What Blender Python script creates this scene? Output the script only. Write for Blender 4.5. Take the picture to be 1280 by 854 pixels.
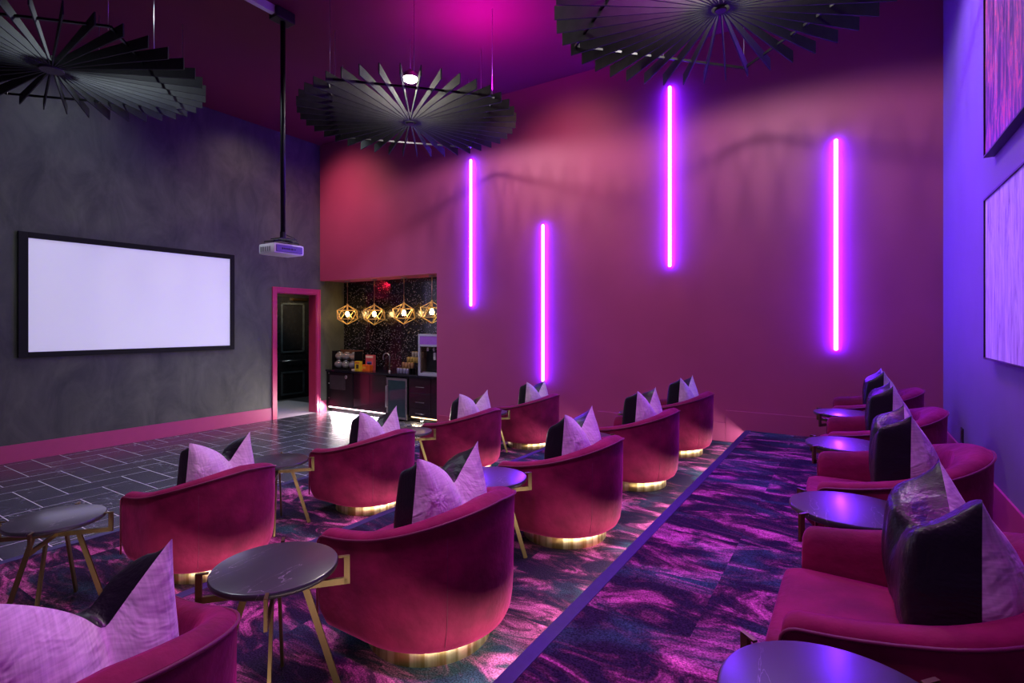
import bpy, bmesh, math, random
from mathutils import Vector, Matrix, noise
random.seed(7)
for o in list(bpy.data.objects): bpy.data.objects.remove(o)
sc = bpy.context.scene
COL = sc.collection
PI = math.pi
R = math.radians

# ------------------------------------------------------------------ camera
YAW = math.atan(424/664)
cam = bpy.data.cameras.new('camera'); camo = bpy.data.objects.new('camera', cam); COL.objects.link(camo)
camo.location = (0, 0, 1.90); camo.rotation_euler = (PI/2, 0, YAW)
cam.sensor_width = 36; cam.lens = 664/1280*36; cam.shift_y = -21/1280; cam.clip_start = .05
sc.camera = camo
# ------------------------------------------------------------------ view and world
sc.view_settings.view_transform = 'Standard'; sc.view_settings.look = 'None'
sc.view_settings.exposure = 0.0; sc.view_settings.gamma = 1.0
sc.view_settings.use_curve_mapping = False
w = bpy.data.worlds.new('world'); sc.world = w; w.use_nodes = True
w.node_tree.nodes['Background'].inputs[0].default_value = (.5, .3, .8, 1)
w.node_tree.nodes['Background'].inputs[1].default_value = .02

# ------------------------------------------------------------------ room lamps (offscreen floods, wall washers) and added violet fill
def area(name, loc, target, size, power, col, sy=None, spread=PI):
    l = bpy.data.lights.new(name, 'AREA'); l.energy = power; l.color = col
    l.shape = 'RECTANGLE'; l.size = size; l.size_y = sy or size; l.spread = spread
    o = bpy.data.objects.new(name, l); COL.objects.link(o); o.location = loc
    d = Vector(target) - Vector(loc); o.rotation_euler = d.to_track_quat('-Z', 'Y').to_euler()
    return o
def spot(name, loc, target, power, col, ang=90, blend=1.0, rad=.06):
    l = bpy.data.lights.new(name, 'SPOT'); l.energy = power; l.color = col
    l.spot_size = R(ang); l.spot_blend = blend; l.shadow_soft_size = rad
    o = bpy.data.objects.new(name, l); COL.objects.link(o); o.location = loc
    d = Vector(target) - Vector(loc); o.rotation_euler = d.to_track_quat('-Z', 'Y').to_euler()
    return o
MAG = (.78, .03, .92); VIO = (.20, .03, 1.0); WARM = (1.0, .66, .48); WHITE = (1.0, .90, .86)
# unseen magenta floods near the ceiling; violet fill added behind the camera
S1 = R(115)
area('magenta_flood', (-1.3, 1.0, 5.6), (-1.7, 1.9, 0), .5, 48, MAG, spread=S1)
area('magenta_flood', (-1.0, 4.2, 5.6), (-1.2, 3.8, 0), .5, 36, MAG, spread=S1)
area('magenta_flood', (-3.6, 2.4, 5.6), (-3.8, 2.8, 0), .5, 22, MAG, spread=S1)
area('violet_fill', (.2, -1.6, 3.4), (-2.5, 3.0, .8), .6, 8, (.45, .05, 1))
area('white_downlight', (-2.4, .6, 5.7), (-2.4, 1.4, 0), .25, 22, WHITE, spread=S1)
area('white_downlight', (-2.6, 3.6, 5.7), (-2.8, 4.0, 0), .25, 10, WHITE, spread=S1)
area('white_downlight', (-6.9, 2.6, 5.7), (-6.9, 3.0, 0), .25, 45, (.80, .9, 1), spread=S1)
area('white_downlight', (-7.2, 5.6, 5.7), (-7.2, 5.6, 0), .25, 30, (.80, .9, 1), spread=R(90))
# unseen violet fill added for the right hand wall, its paintings and back row
area('violet_wall_fill', (-.75, 6.6, 5.7), (.855, 5.0, 2.6), .3, 62, (.20, .01, 1), spread=R(80))
area('violet_fill', (.25, 3.4, 5.6), (.1, 3.6, 0), .6, 16, (.16, .02, 1), spread=R(90))
# uplight over the fixtures
area('ceiling_uplight', (-3.95, 5.35, 4.82), (-3.9, 5.4, 5.8), .4, 34, (.72, .0, .85), spread=R(150))
# wall washers recessed along the pink wall
for x, e, c in ((-8.8, 210, (1, .42, .34)), (-3.7, 130, (1, .45, .40))):
    spot('wall_washer', (x, 5.9, 5.7), (x, 7.5, 3.9), e*1.1, c, 96, 1.0, .3)
# washers on the dark screen wall
for y, e, c in ((5.8, 55, WARM), (3.0, 55, (.78, .82, 1)), (.6, 45, (.78, .82, 1))):
    spot('wall_washer', (-8.5, y, 5.7), (-9.75, y, 3.6), e, c, 110, 1.0, .12)
# red spot added for the glow on the glitter wall; pale puck light
spot('red_glow_spot', (-8.75, 7.72, 2.80), (-8.6, 8.15, 2.66), 30, (1, .01, .05), 60, .8, .02)
spot('pale_puck', (-6.75, 7.72, 2.80), (-6.9, 8.15, 2.4), 5, (.9, .8, 1), 80, .9, .02)

# ------------------------------------------------------------------ material helpers
def new_mat(name):
    m = bpy.data.materials.new(name); m.use_nodes = True
    nt = m.node_tree; return m, nt, nt.nodes, nt.links, nt.nodes['Principled BSDF']
def mat(name, col, rough=.5, metal=0, spec=.5, noise_amt=0, noise_scale=8, bump=0, bump_scale=60, sheen=0, sheen_tint=None, coat=0, emit=None, estr=0, trans=0, stretch=None, rough_var=0):
    m, nt, N, L, P = new_mat(name)
    P.inputs['Base Color'].default_value = (*col, 1); P.inputs['Roughness'].default_value = rough
    P.inputs['Metallic'].default_value = metal; P.inputs['Specular IOR Level'].default_value = spec
    if sheen:
        P.inputs['Sheen Weight'].default_value = sheen; P.inputs['Sheen Roughness'].default_value = .35
        P.inputs['Sheen Tint'].default_value = (*(sheen_tint or (1, 1, 1)), 1)
    if coat: P.inputs['Coat Weight'].default_value = coat
    if trans: P.inputs['Transmission Weight'].default_value = trans
    if emit:
        P.inputs['Emission Color'].default_value = (*emit, 1); P.inputs['Emission Strength'].default_value = estr
    tc = N.new('ShaderNodeTexCoord'); mp = N.new('ShaderNodeMapping'); L.new(tc.outputs['Object'], mp.inputs[0])
    if stretch: mp.inputs['Scale'].default_value = stretch
    if noise_amt:
        n = N.new('ShaderNodeTexNoise'); n.inputs['Scale'].default_value = noise_scale; n.inputs['Detail'].default_value = 6
        L.new(mp.outputs[0], n.inputs['Vector'])
        cr = N.new('ShaderNodeValToRGB'); e = cr.color_ramp.elements
        e[0].position = .3; e[1].position = .7
        e[0].color = (*[c*(1-noise_amt) for c in col], 1); e[1].color = (*[min(1, c*(1+noise_amt)) for c in col], 1)
        L.new(n.outputs['Fac'], cr.inputs[0]); L.new(cr.outputs[0], P.inputs['Base Color'])
        if rough_var:
            mr = N.new('ShaderNodeMapRange'); mr.inputs[3].default_value = rough-rough_var; mr.inputs[4].default_value = rough+rough_var
            L.new(n.outputs['Fac'], mr.inputs[0]); L.new(mr.outputs[0], P.inputs['Roughness'])
    if bump:
        n2 = N.new('ShaderNodeTexNoise'); n2.inputs['Scale'].default_value = bump_scale; n2.inputs['Detail'].default_value = 4
        L.new(mp.outputs[0], n2.inputs['Vector'])
        b = N.new('ShaderNodeBump'); b.inputs['Strength'].default_value = bump; b.inputs['Distance'].default_value = .02
        L.new(n2.outputs['Fac'], b.inputs['Height']); L.new(b.outputs[0], P.inputs['Normal'])
    return m
M = {}
M['pink_wall'] = mat('berry_wall_paint', (.40, .062, .20), .55, noise_amt=.05, noise_scale=1.5, bump=.05, bump_scale=120)
M['trim'] = mat('berry_trim_paint', (.42, .05, .15), .38, noise_amt=.04)
M['ceiling'] = mat('plum_ceiling_paint', (.15, .008, .045), .75, noise_amt=.08, noise_scale=.8)
M['door_trim'] = mat('door_casing_paint', (.45, .035, .12), .35, noise_amt=.05)
M['velvet'] = mat('raspberry_velvet', (.185, .009, .048), .75, noise_amt=.35, noise_scale=6, bump=.25, bump_scale=20, sheen=.5, sheen_tint=(1, .10, .45), spec=.2)
M['piping'] = mat('velvet_piping', (.10, .004, .03), .6, sheen=.5, sheen_tint=(1, .15, .4))
M['black'] = mat('matte_black', (.012, .012, .014), .5, noise_amt=.2)
M['black_metal'] = mat('black_steel', (.02, .02, .024), .42, metal=.7, noise_amt=.15)
M['baffle'] = mat('felt_baffle_charcoal', (.012, .0145, .0155), .8, noise_amt=.25, noise_scale=14, bump=.2, bump_scale=180)
M['hub'] = mat('hub_grey_felt', (.05, .052, .052), .8, noise_amt=.2, noise_scale=14)
M['steel'] = mat('brushed_steel', (.55, .55, .56), .28, metal=1, noise_amt=.06)
M['cable'] = mat('steel_wire', (.6, .6, .62), .35, metal=.8, noise_amt=.04)
M['brass'] = mat('aged_brass', (.22, .155, .075), .38, metal=1, noise_amt=.12, noise_scale=20, stretch=(1, 1, .1))
M['gold_wire'] = mat('polished_gold_wire', (1.0, .72, .30), .3, metal=.7, noise_amt=.05)
M['nosing'] = mat('navy_step_nosing', (.035, .030, .11), .45, noise_amt=.12, noise_scale=30)
M['cabinet'] = mat('gloss_aubergine_cabinet', (.018, .006, .012), .18, noise_amt=.15, coat=.4)
M['counter'] = mat('black_stone_counter', (.012, .010, .018), .12, noise_amt=.4, noise_scale=20)
M['white_plastic'] = mat('white_plastic', (.75, .75, .78), .4, noise_amt=.03)
M['screen_border'] = mat('black_velvet_border', (.003, .003, .004), .9, noise_amt=.1)
M['grout'] = mat('pale_grout', (.62, .60, .64), .8, noise_amt=.1, noise_scale=30)
M['glass'] = mat('clear_glass', (.95, .97, 1), .03, trans=1, spec=.5, noise_amt=.01)
M['dark_glass'] = mat('smoked_cooler_glass', (.02, .045, .06), .06, noise_amt=.2, noise_scale=2, coat=.5)
M['fab_dark'] = mat('hall_floor', (.10, .10, .105), .45, noise_amt=.25, noise_scale=6)

# gold plinth: brushed vertical streaks by angle
def gold():
    m, nt, N, L, P = new_mat('brushed_gold_band')
    P.inputs['Metallic'].default_value = 1; P.inputs['Roughness'].default_value = .26
    tc = N.new('ShaderNodeTexCoord'); mp = N.new('ShaderNodeMapping'); mp.inputs['Scale'].default_value = (26, 26, .3)
    n = N.new('ShaderNodeTexNoise'); n.inputs['Scale'].default_value = 1; n.inputs['Detail'].default_value = 2
    L.new(tc.outputs['Object'], mp.inputs[0]); L.new(mp.outputs[0], n.inputs['Vector'])
    cr = N.new('ShaderNodeValToRGB'); cr.color_ramp.elements[0].color = (.62, .44, .16, 1); cr.color_ramp.elements[1].color = (1, .86, .5, 1)
    cr.color_ramp.elements[0].position = .38; cr.color_ramp.elements[1].position = .55
    L.new(n.outputs['Fac'], cr.inputs[0]); L.new(cr.outputs[0], P.inputs['Base Color'])
    mr = N.new('ShaderNodeMapRange'); mr.inputs[3].default_value = .30; mr.inputs[4].default_value = .5
    L.new(n.outputs['Fac'], mr.inputs[0]); L.new(mr.outputs[0], P.inputs['Roughness'])
    return m
M['gold'] = gold()

def plaster():
    m, nt, N, L, P = new_mat('mottled_charcoal_plaster')
    P.inputs['Roughness'].default_value = .7
    tc = N.new('ShaderNodeTexCoord')
    mp = N.new('ShaderNodeMapping'); mp.inputs['Scale'].default_value = (1, 1, .55); L.new(tc.outputs['Object'], mp.inputs[0])
    n = N.new('ShaderNodeTexNoise'); n.inputs['Scale'].default_value = 2.2; n.inputs['Detail'].default_value = 9; n.inputs['Roughness'].default_value = .68; n.inputs['Distortion'].default_value = .6
    L.new(mp.outputs[0], n.inputs['Vector'])
    cr = N.new('ShaderNodeValToRGB'); cr.color_ramp.elements[0].position = .3; cr.color_ramp.elements[1].position = .72
    cr.color_ramp.elements[0].color = (.036, .043, .034, 1); cr.color_ramp.elements[1].color = (.105, .118, .080, 1)
    L.new(n.outputs['Fac'], cr.inputs[0]); L.new(cr.outputs[0], P.inputs['Base Color'])
    b = N.new('ShaderNodeBump'); b.inputs['Strength'].default_value = .15; b.inputs['Distance'].default_value = .02
    L.new(n.outputs['Fac'], b.inputs['Height']); L.new(b.outputs[0], P.inputs['Normal'])
    return m
M['plaster'] = plaster()

def carpet():
    m, nt, N, L, P = new_mat('patterned_carpet')
    P.inputs['Roughness'].default_value = .95; P.inputs['Specular IOR Level'].default_value = .1
    geo = N.new('ShaderNodeNewGeometry')
    # carpet tiles 0.5 x 1.0 m: a random offset for each tile breaks the pattern at seams
    sn = N.new('ShaderNodeVectorMath'); sn.operation = 'SNAP'; sn.inputs[1].default_value = (.6, 1.2, 10)
    L.new(geo.outputs['Position'], sn.inputs[0])
    wn = N.new('ShaderNodeTexWhiteNoise'); wn.noise_dimensions = '3D'; L.new(sn.outputs[0], wn.inputs['Vector'])
    sc_ = N.new('ShaderNodeVectorMath'); sc_.operation = 'MULTIPLY'; sc_.inputs[1].default_value = (.22, .22, .0); L.new(wn.outputs['Color'], sc_.inputs[0])
    ad = N.new('ShaderNodeVectorMath'); ad.operation = 'ADD'; L.new(geo.outputs['Position'], ad.inputs[0]); L.new(sc_.outputs[0], ad.inputs[1])
    mp = N.new('ShaderNodeMapping'); mp.inputs['Scale'].default_value = (1.2, 2.5, 1); mp.inputs['Rotation'].default_value = (0, 0, R(-12))
    L.new(ad.outputs[0], mp.inputs[0])
    n = N.new('ShaderNodeTexNoise'); n.inputs['Scale'].default_value = 1.8; n.inputs['Detail'].default_value = 8; n.inputs['Roughness'].default_value = .66; n.inputs['Distortion'].default_value = 1.1
    L.new(mp.outputs[0], n.inputs['Vector'])
    cr = N.new('ShaderNodeValToRGB'); e = cr.color_ramp.elements
    e[0].position = .46; e[0].color = (.018, .012, .030, 1); e[1].position = .76; e[1].color = (.85, .24, .44, 1)
    a = e.new(.53); a.color = (.07, .022, .05, 1); a = e.new(.61); a.color = (.36, .08, .20, 1)
    L.new(n.outputs['Fac'], cr.inputs[0])
    n2 = N.new('ShaderNodeTexNoise'); n2.inputs['Scale'].default_value = .9; n2.inputs['Detail'].default_value = 3; n2.inputs['Distortion'].default_value = 1
    mp2 = N.new('ShaderNodeMapping'); mp2.inputs['Location'].default_value = (7, 3, 1); L.new(mp.outputs[0], mp2.inputs[0]); L.new(mp2.outputs[0], n2.inputs['Vector'])
    r2 = N.new('ShaderNodeValToRGB'); r2.color_ramp.elements[0].position = .50; r2.color_ramp.elements[1].position = .66
    r2.color_ramp.elements[0].color = (0, 0, 0, 1); r2.color_ramp.elements[1].color = (1, 1, 1, 1)
    L.new(n2.outputs['Fac'], r2.inputs[0])
    mx = N.new('ShaderNodeMixRGB'); mx.blend_type = 'ADD'; mx.inputs[2].default_value = (.008, .055, .055, 1)
    L.new(r2.outputs[0], mx.inputs[0]); L.new(cr.outputs[0], mx.inputs[1])
    # pile grain
    g = N.new('ShaderNodeTexNoise'); g.inputs['Scale'].default_value = 130; g.inputs['Detail'].default_value = 2; L.new(geo.outputs['Position'], g.inputs['Vector'])
    mr = N.new('ShaderNodeMapRange'); mr.inputs[1].default_value = .35; mr.inputs[2].default_value = .65; mr.inputs[3].default_value = .45; mr.inputs[4].default_value = 1.55; L.new(g.outputs['Fac'], mr.inputs[0])
    ml = N.new('ShaderNodeVectorMath'); ml.operation = 'SCALE'; L.new(mx.outputs[0], ml.inputs[0]); L.new(mr.outputs[0], ml.inputs['Scale'])
    L.new(ml.outputs[0], P.inputs['Base Color'])
    b = N.new('ShaderNodeBump'); b.inputs['Strength'].default_value = .5; b.inputs['Distance'].default_value = .006
    L.new(g.outputs['Fac'], b.inputs['Height']); L.new(b.outputs[0], P.inputs['Normal'])
    return m
M['carpet'] = carpet()

def veined(name, base, vein, rough, scale, thresh, coordscale=(1, 1, 1), world=False, coat=0):
    m, nt, N, L, P = new_mat(name)
    P.inputs['Roughness'].default_value = rough; P.inputs['Coat Weight'].default_value = coat
    if world:
        g = N.new('ShaderNodeNewGeometry'); src = g.outputs['Position']
    else:
        tc = N.new('ShaderNodeTexCoord'); src = tc.outputs['Object']
    mp = N.new('ShaderNodeMapping'); mp.inputs['Scale'].default_value = coordscale; L.new(src, mp.inputs[0])
    n = N.new('ShaderNodeTexNoise'); n.inputs['Scale'].default_value = scale; n.inputs['Detail'].default_value = 6; n.inputs['Distortion'].default_value = 1.4
    L.new(mp.outputs[0], n.inputs['Vector'])
    s = N.new('ShaderNodeMath'); s.operation = 'SUBTRACT'; s.inputs[1].default_value = .5; L.new(n.outputs['Fac'], s.inputs[0])
    a = N.new('ShaderNodeMath'); a.operation = 'ABSOLUTE'; L.new(s.outputs[0], a.inputs[0])
    cr = N.new('ShaderNodeValToRGB'); cr.color_ramp.elements[0].position = 0; cr.color_ramp.elements[1].position = thresh
    cr.color_ramp.elements[0].color = (*vein, 1); cr.color_ramp.elements[1].color = (0, 0, 0, 1)
    L.new(a.outputs[0], cr.inputs[0])
    n3 = N.new('ShaderNodeTexNoise'); n3.inputs['Scale'].default_value = scale*.7; n3.inputs['Detail'].default_value = 3; L.new(mp.outputs[0], n3.inputs['Vector'])
    c3 = N.new('ShaderNodeValToRGB'); c3.color_ramp.elements[0].position = .48; c3.color_ramp.elements[1].position = .68
    c3.color_ramp.elements[0].color = (0, 0, 0, 1)
    L.new(n3.outputs['Fac'], c3.inputs[0])
    mu = N.new('ShaderNodeMixRGB'); mu.blend_type = 'MULTIPLY'; mu.inputs[0].default_value = 1; L.new(cr.outputs[0], mu.inputs[1]); L.new(c3.outputs[0], mu.inputs[2])
    n4 = N.new('ShaderNodeTexNoise'); n4.inputs['Scale'].default_value = scale*1.6; n4.inputs['Detail'].default_value = 5; L.new(mp.outputs[0], n4.inputs['Vector'])
    c4 = N.new('ShaderNodeValToRGB'); c4.color_ramp.elements[0].color = (*[c*.6 for c in base], 1); c4.color_ramp.elements[1].color = (*[c*1.5 for c in base], 1)
    L.new(n4.outputs['Fac'], c4.inputs[0])
    ad = N.new('ShaderNodeMixRGB'); ad.blend_type = 'ADD'; ad.inputs[0].default_value = 1; L.new(c4.outputs[0], ad.inputs[1]); L.new(mu.outputs[0], ad.inputs[2])
    L.new(ad.outputs[0], P.inputs['Base Color'])
    return m
M['tile'] = veined('slate_marble_tile', (.050, .055, .068), (.3, .3, .32), .26, 2.6, .012, world=True)
M['tabletop'] = veined('dark_marble_top', (.030, .040, .038), (.5, .5, .52), .34, 3.0, .006, (3.0, .6, 1), coat=.7)
M['tabletop'].node_tree.nodes['Principled BSDF'].inputs['Coat Roughness'].default_value = .20

def linen():
    m, nt, N, L, P = new_mat('lavender_linen')
    P.inputs['Roughness'].default_value = .9; P.inputs['Sheen Weight'].default_value = .3; P.inputs['Specular IOR Level'].default_value = .15
    tc = N.new('ShaderNodeTexCoord')
    outs = []
    for s in ((3, 160, 12), (3, 12, 160)):
        mp = N.new('ShaderNodeMapping'); mp.inputs['Scale'].default_value = s; L.new(tc.outputs['Object'], mp.inputs[0])
        n = N.new('ShaderNodeTexNoise'); n.inputs['Scale'].default_value = 1; n.inputs['Detail'].default_value = 3; L.new(mp.outputs[0], n.inputs['Vector']); outs.append(n.outputs['Fac'])
    a = N.new('ShaderNodeMath'); a.operation = 'ADD'; L.new(outs[0], a.inputs[0]); L.new(outs[1], a.inputs[1])
    mr = N.new('ShaderNodeMapRange'); mr.inputs[1].default_value = .7; mr.inputs[2].default_value = 1.3; L.new(a.outputs[0], mr.inputs[0])
    cr = N.new('ShaderNodeValToRGB'); cr.color_ramp.elements[0].color = (.48, .46, .46, 1); cr.color_ramp.elements[1].color = (.74, .73, .70, 1)
    L.new(mr.outputs[0], cr.inputs[0]); L.new(cr.outputs[0], P.inputs['Base Color'])
    n5 = N.new('ShaderNodeTexNoise'); n5.inputs['Scale'].default_value = 7; n5.inputs['Detail'].default_value = 3; n5.inputs['Distortion'].default_value = .8; L.new(tc.outputs['Object'], n5.inputs['Vector'])
    b = N.new('ShaderNodeBump'); b.inputs['Strength'].default_value = .8; b.inputs['Distance'].default_value = .035
    L.new(n5.outputs['Fac'], b.inputs['Height']); L.new(b.outputs[0], P.inputs['Normal'])
    return m
M['linen'] = linen()
def leather():
    m, nt, N, L, P = new_mat('black_leather')
    P.inputs['Base Color'].default_value = (.008, .008, .011, 1); P.inputs['Roughness'].default_value = .34; P.inputs['Specular IOR Level'].default_value = .4
    tc = N.new('ShaderNodeTexCoord')
    n = N.new('ShaderNodeTexNoise'); n.inputs['Scale'].default_value = 6; n.inputs['Detail'].default_value = 4; n.inputs['Distortion'].default_value = .8; L.new(tc.outputs['Object'], n.inputs['Vector'])
    v = N.new('ShaderNodeTexVoronoi'); v.inputs['Scale'].default_value = 110; L.new(tc.outputs['Object'], v.inputs['Vector'])
    b = N.new('ShaderNodeBump'); b.inputs['Strength'].default_value = .45; b.inputs['Distance'].default_value = .03
    L.new(n.outputs['Fac'], b.inputs['Height'])
    b2 = N.new('ShaderNodeBump'); b2.inputs['Strength'].default_value = .18; b2.inputs['Distance'].default_value = .003
    L.new(v.outputs['Distance'], b2.inputs['Height']); L.new(b.outputs[0], b2.inputs['Normal']); L.new(b2.outputs[0], P.inputs['Normal'])
    return m
M['leather'] = leather()
def glitter():
    m, nt, N, L, P = new_mat('black_glitter_wallcovering')
    tc = N.new('ShaderNodeTexCoord')
    v = N.new('ShaderNodeTexVoronoi'); v.inputs['Scale'].default_value = 70; L.new(tc.outputs['Object'], v.inputs['Vector'])
    cr = N.new('ShaderNodeValToRGB'); cr.color_ramp.interpolation = 'CONSTANT'
    e = cr.color_ramp.elements; e[0].color = (.010, .008, .012, 1); e[1].position = .93; e[1].color = (.30, .28, .31, 1)
    sp = N.new('ShaderNodeSeparateColor'); L.new(v.outputs['Color'], sp.inputs[0]); L.new(sp.outputs[0], cr.inputs[0])
    L.new(cr.outputs[0], P.inputs['Base Color'])
    P.inputs['Metallic'].default_value = .35; P.inputs['Roughness'].default_value = .22
    b = N.new('ShaderNodeBump'); b.inputs['Strength'].default_value = .18; b.inputs['Distance'].default_value = .002
    L.new(sp.outputs[1], b.inputs['Height']); L.new(b.outputs[0], P.inputs['Normal'])
    P.inputs['Coat Weight'].default_value = .5; P.inputs['Coat Roughness'].default_value = .08
    return m
M['glitter'] = glitter()
def painting_mat(name, seed, bot):
    m, nt, N, L, P = new_mat(name)
    P.inputs['Roughness'].default_value = .6
    tc = N.new('ShaderNodeTexCoord')
    mp = N.new('ShaderNodeMapping'); mp.inputs['Scale'].default_value = (1, 9, 1.3); mp.inputs['Location'].default_value = (seed, seed, seed); L.new(tc.outputs['Object'], mp.inputs[0])
    n = N.new('ShaderNodeTexNoise'); n.inputs['Scale'].default_value = 2.2; n.inputs['Detail'].default_value = 7; n.inputs['Roughness'].default_value = .7; n.inputs['Distortion'].default_value = .7; L.new(mp.outputs[0], n.inputs['Vector'])
    cr = N.new('ShaderNodeValToRGB'); e = cr.color_ramp.elements
    e[0].position = .3; e[0].color = (.06, .02, .14, 1); e[1].position = .75; e[1].color = (.95, .85, .95, 1)
    for p_, c_ in bot: k = e.new(p_); k.color = (*c_, 1)
    L.new(n.outputs['Fac'], cr.inputs[0]); L.new(cr.outputs[0], P.inputs['Base Color'])
    b = N.new('ShaderNodeBump'); b.inputs['Strength'].default_value = .4; b.inputs['Distance'].default_value = .01
    L.new(n.outputs['Fac'], b.inputs['Height']); L.new(b.outputs[0], P.inputs['Normal'])
    return m
M['paint_dark'] = painting_mat('abstract_canvas_dark', 3.1, [(.44, (.10, .02, .16)), (.52, (.28, .07, .30)), (.57, (.9, .10, .22)), (.62, (.35, .10, .35))])
M['paint_pale'] = painting_mat('abstract_canvas_pale', 8.4, [(.40, (.45, .3, .6)), (.5, (.6, .5, .75)), (.6, (.75, .65, .85))])
def emis(name, col, s):
    m, nt, N, L, P = new_mat(name)
    P.inputs['Base Color'].default_value = (*col, 1); P.inputs['Emission Color'].default_value = (*col, 1); P.inputs['Emission Strength'].default_value = s
    return m
M['tube'] = emis('violet_neon_glow', (.125, .018, 1.0), 110)
M['tube_halo'] = mat('violet_halo_glow', (.35, .05, .8), .4, emit=(.16, .0, .95), estr=1.2)
M['bulb'] = emis('warm_filament_glow', (1, .62, .22), 45)
M['lamp_white'] = emis('white_lamp_glow', (1, .96, .9), 22)
M['screen'] = mat('projected_screen', (.72, .72, .75), .8, emit=(.72, .74, .95), estr=.36)

# ------------------------------------------------------------------ mesh helpers
def finish(bm, name, m, parent=None, smooth=False, loc=None):
    me = bpy.data.meshes.new(name); bmesh.ops.recalc_face_normals(bm, faces=bm.faces); bm.to_mesh(me); bm.free()
    if m is not None: me.materials.append(m)
    if smooth:
        for p in me.polygons: p.use_smooth = True
    o = bpy.data.objects.new(name, me); COL.objects.link(o)
    if parent: o.parent = parent
    if loc: o.location = loc
    return o
def smooth_by(o, ang=35):
    me = o.data; me.shade_smooth() if hasattr(me, 'shade_smooth') else None
    try: me.set_sharp_from_angle(angle=R(ang))
    except Exception: pass
    return o
def add_box(bm, x0, x1, y0, y1, z0, z1, bev=0, mtx=None):
    v = [bm.verts.new(p) for p in ((x0,y0,z0),(x1,y0,z0),(x1,y1,z0),(x0,y1,z0),(x0,y0,z1),(x1,y0,z1),(x1,y1,z1),(x0,y1,z1))]
    fs = [bm.faces.new([v[i] for i in f]) for f in ((0,3,2,1),(4,5,6,7),(0,1,5,4),(1,2,6,5),(2,3,7,6),(3,0,4,7))]
    if mtx is not None: bmesh.ops.transform(bm, matrix=mtx, verts=v)
    if bev:
        es = list({e for f in fs for e in f.edges}); bmesh.ops.bevel(bm, geom=es, offset=bev, segments=2, profile=.6, affect='EDGES')
def box(name, x0, x1, y0, y1, z0, z1, m, parent=None, bev=0, mtx=None):
    bm = bmesh.new(); add_box(bm, x0, x1, y0, y1, z0, z1, bev, mtx); return finish(bm, name, m, parent)
def add_tube(bm, pts, r, seg=8, cap=True, closed=False):
    pts = [Vector(p) for p in pts]; n = len(pts); rings = []
    up0 = None
    for i, p in enumerate(pts):
        if closed: t = (pts[(i+1) % n] - pts[i-1]).normalized()
        else: t = (pts[min(i+1, n-1)] - pts[max(i-1, 0)]).normalized()
        if up0 is None:
            up0 = Vector((0, 0, 1)) if abs(t.z) < .9 else Vector((1, 0, 0))
        a = (up0 - t*up0.dot(t)).normalized(); b = t.cross(a); up0 = a
        rr = r[i] if isinstance(r, (list, tuple)) else r
        rings.append([bm.verts.new(p + rr*(math.cos(2*PI*k/seg)*a + math.sin(2*PI*k/seg)*b)) for k in range(seg)])
    for i in range(n if closed else n-1):
        A, B = rings[i], rings[(i+1) % n]
        for k in range(seg): bm.faces.new((A[k], A[(k+1) % seg], B[(k+1) % seg], B[k]))
    if cap and not closed: bm.faces.new(rings[0][::-1]); bm.faces.new(rings[-1])
def tube(name, pts, r, m, parent=None, seg=8, closed=False):
    bm = bmesh.new(); add_tube(bm, pts, r, seg, True, closed); return finish(bm, name, m, parent, smooth=True)
def add_lathe(bm, prof, seg=32, c=(0, 0, 0)):
    rings = []
    for r, z in prof:
        if r < 1e-6: rings.append([bm.verts.new((c[0], c[1], c[2]+z))])
        else: rings.append([bm.verts.new((c[0]+r*math.cos(2*PI*k/seg), c[1]+r*math.sin(2*PI*k/seg), c[2]+z)) for k in range(seg)])
    for A, B in zip(rings, rings[1:]):
        for k in range(seg):
            a = A[k % len(A)], A[(k+1) % len(A)]; b = B[k % len(B)], B[(k+1) % len(B)]
            vs = []
            for q in (a[0], a[1], b[1], b[0]):
                if q not in vs: vs.append(q)
            if len(vs) > 2: bm.faces.new(vs)
def lathe(name, prof, m, parent=None, seg=32, c=(0, 0, 0)):
    bm = bmesh.new(); add_lathe(bm, prof, seg, c); return smooth_by(finish(bm, name, m, parent, smooth=True), 40)
def slab_beam(name, p0, p1, w, h, m, parent=None):
    # rectangular bar from p0 to p1, width w (horizontal), height h
    bm = bmesh.new(); add_beam(bm, p0, p1, w, h); return finish(bm, name, m, parent)
def add_beam(bm, p0, p1, w, h, side=None):
    p0, p1 = Vector(p0), Vector(p1); t = (p1-p0).normalized()
    s = Vector(side).normalized() if side else t.cross(Vector((0, 0, 1))).normalized()
    u = s.cross(t).normalized()
    vs = [bm.verts.new(p + a*s*w/2 + b*u*h/2) for p in (p0, p1) for a, b in ((-1,-1),(1,-1),(1,1),(-1,1))]
    for f in ((0,1,2,3),(7,6,5,4),(0,4,5,1),(1,5,6,2),(2,6,7,3),(3,7,4,0)): bm.faces.new([vs[i] for i in f])
def thing(name, label, cat, loc=(0, 0, 0), rz=0, group=None):
    o = bpy.data.objects.new(name, None); COL.objects.link(o); o.empty_display_size = .1
    o.location = loc; o.rotation_euler = (0, 0, rz); o['label'] = label; o['category'] = cat
    if group: o['group'] = group
    return o
def tag(o, label, cat, group=None):
    o['label'] = label; o['category'] = cat
    if group: o['group'] = group
    return o
def struct(o): o['kind'] = 'structure'; return o
def dup(root, loc=None, rz=None, label=None, group=None):
    r = root.copy(); COL.objects.link(r)
    if loc is not None: r.location = loc
    if rz is not None: r.rotation_euler = (0, 0, rz)
    if label: r['label'] = label
    if group: r['group'] = group
    for ch in list(root.children):
        c = ch.copy(); COL.objects.link(c); c.parent = r
        for g in list(ch.children):
            d = g.copy(); COL.objects.link(d); d.parent = c
    return r

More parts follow.
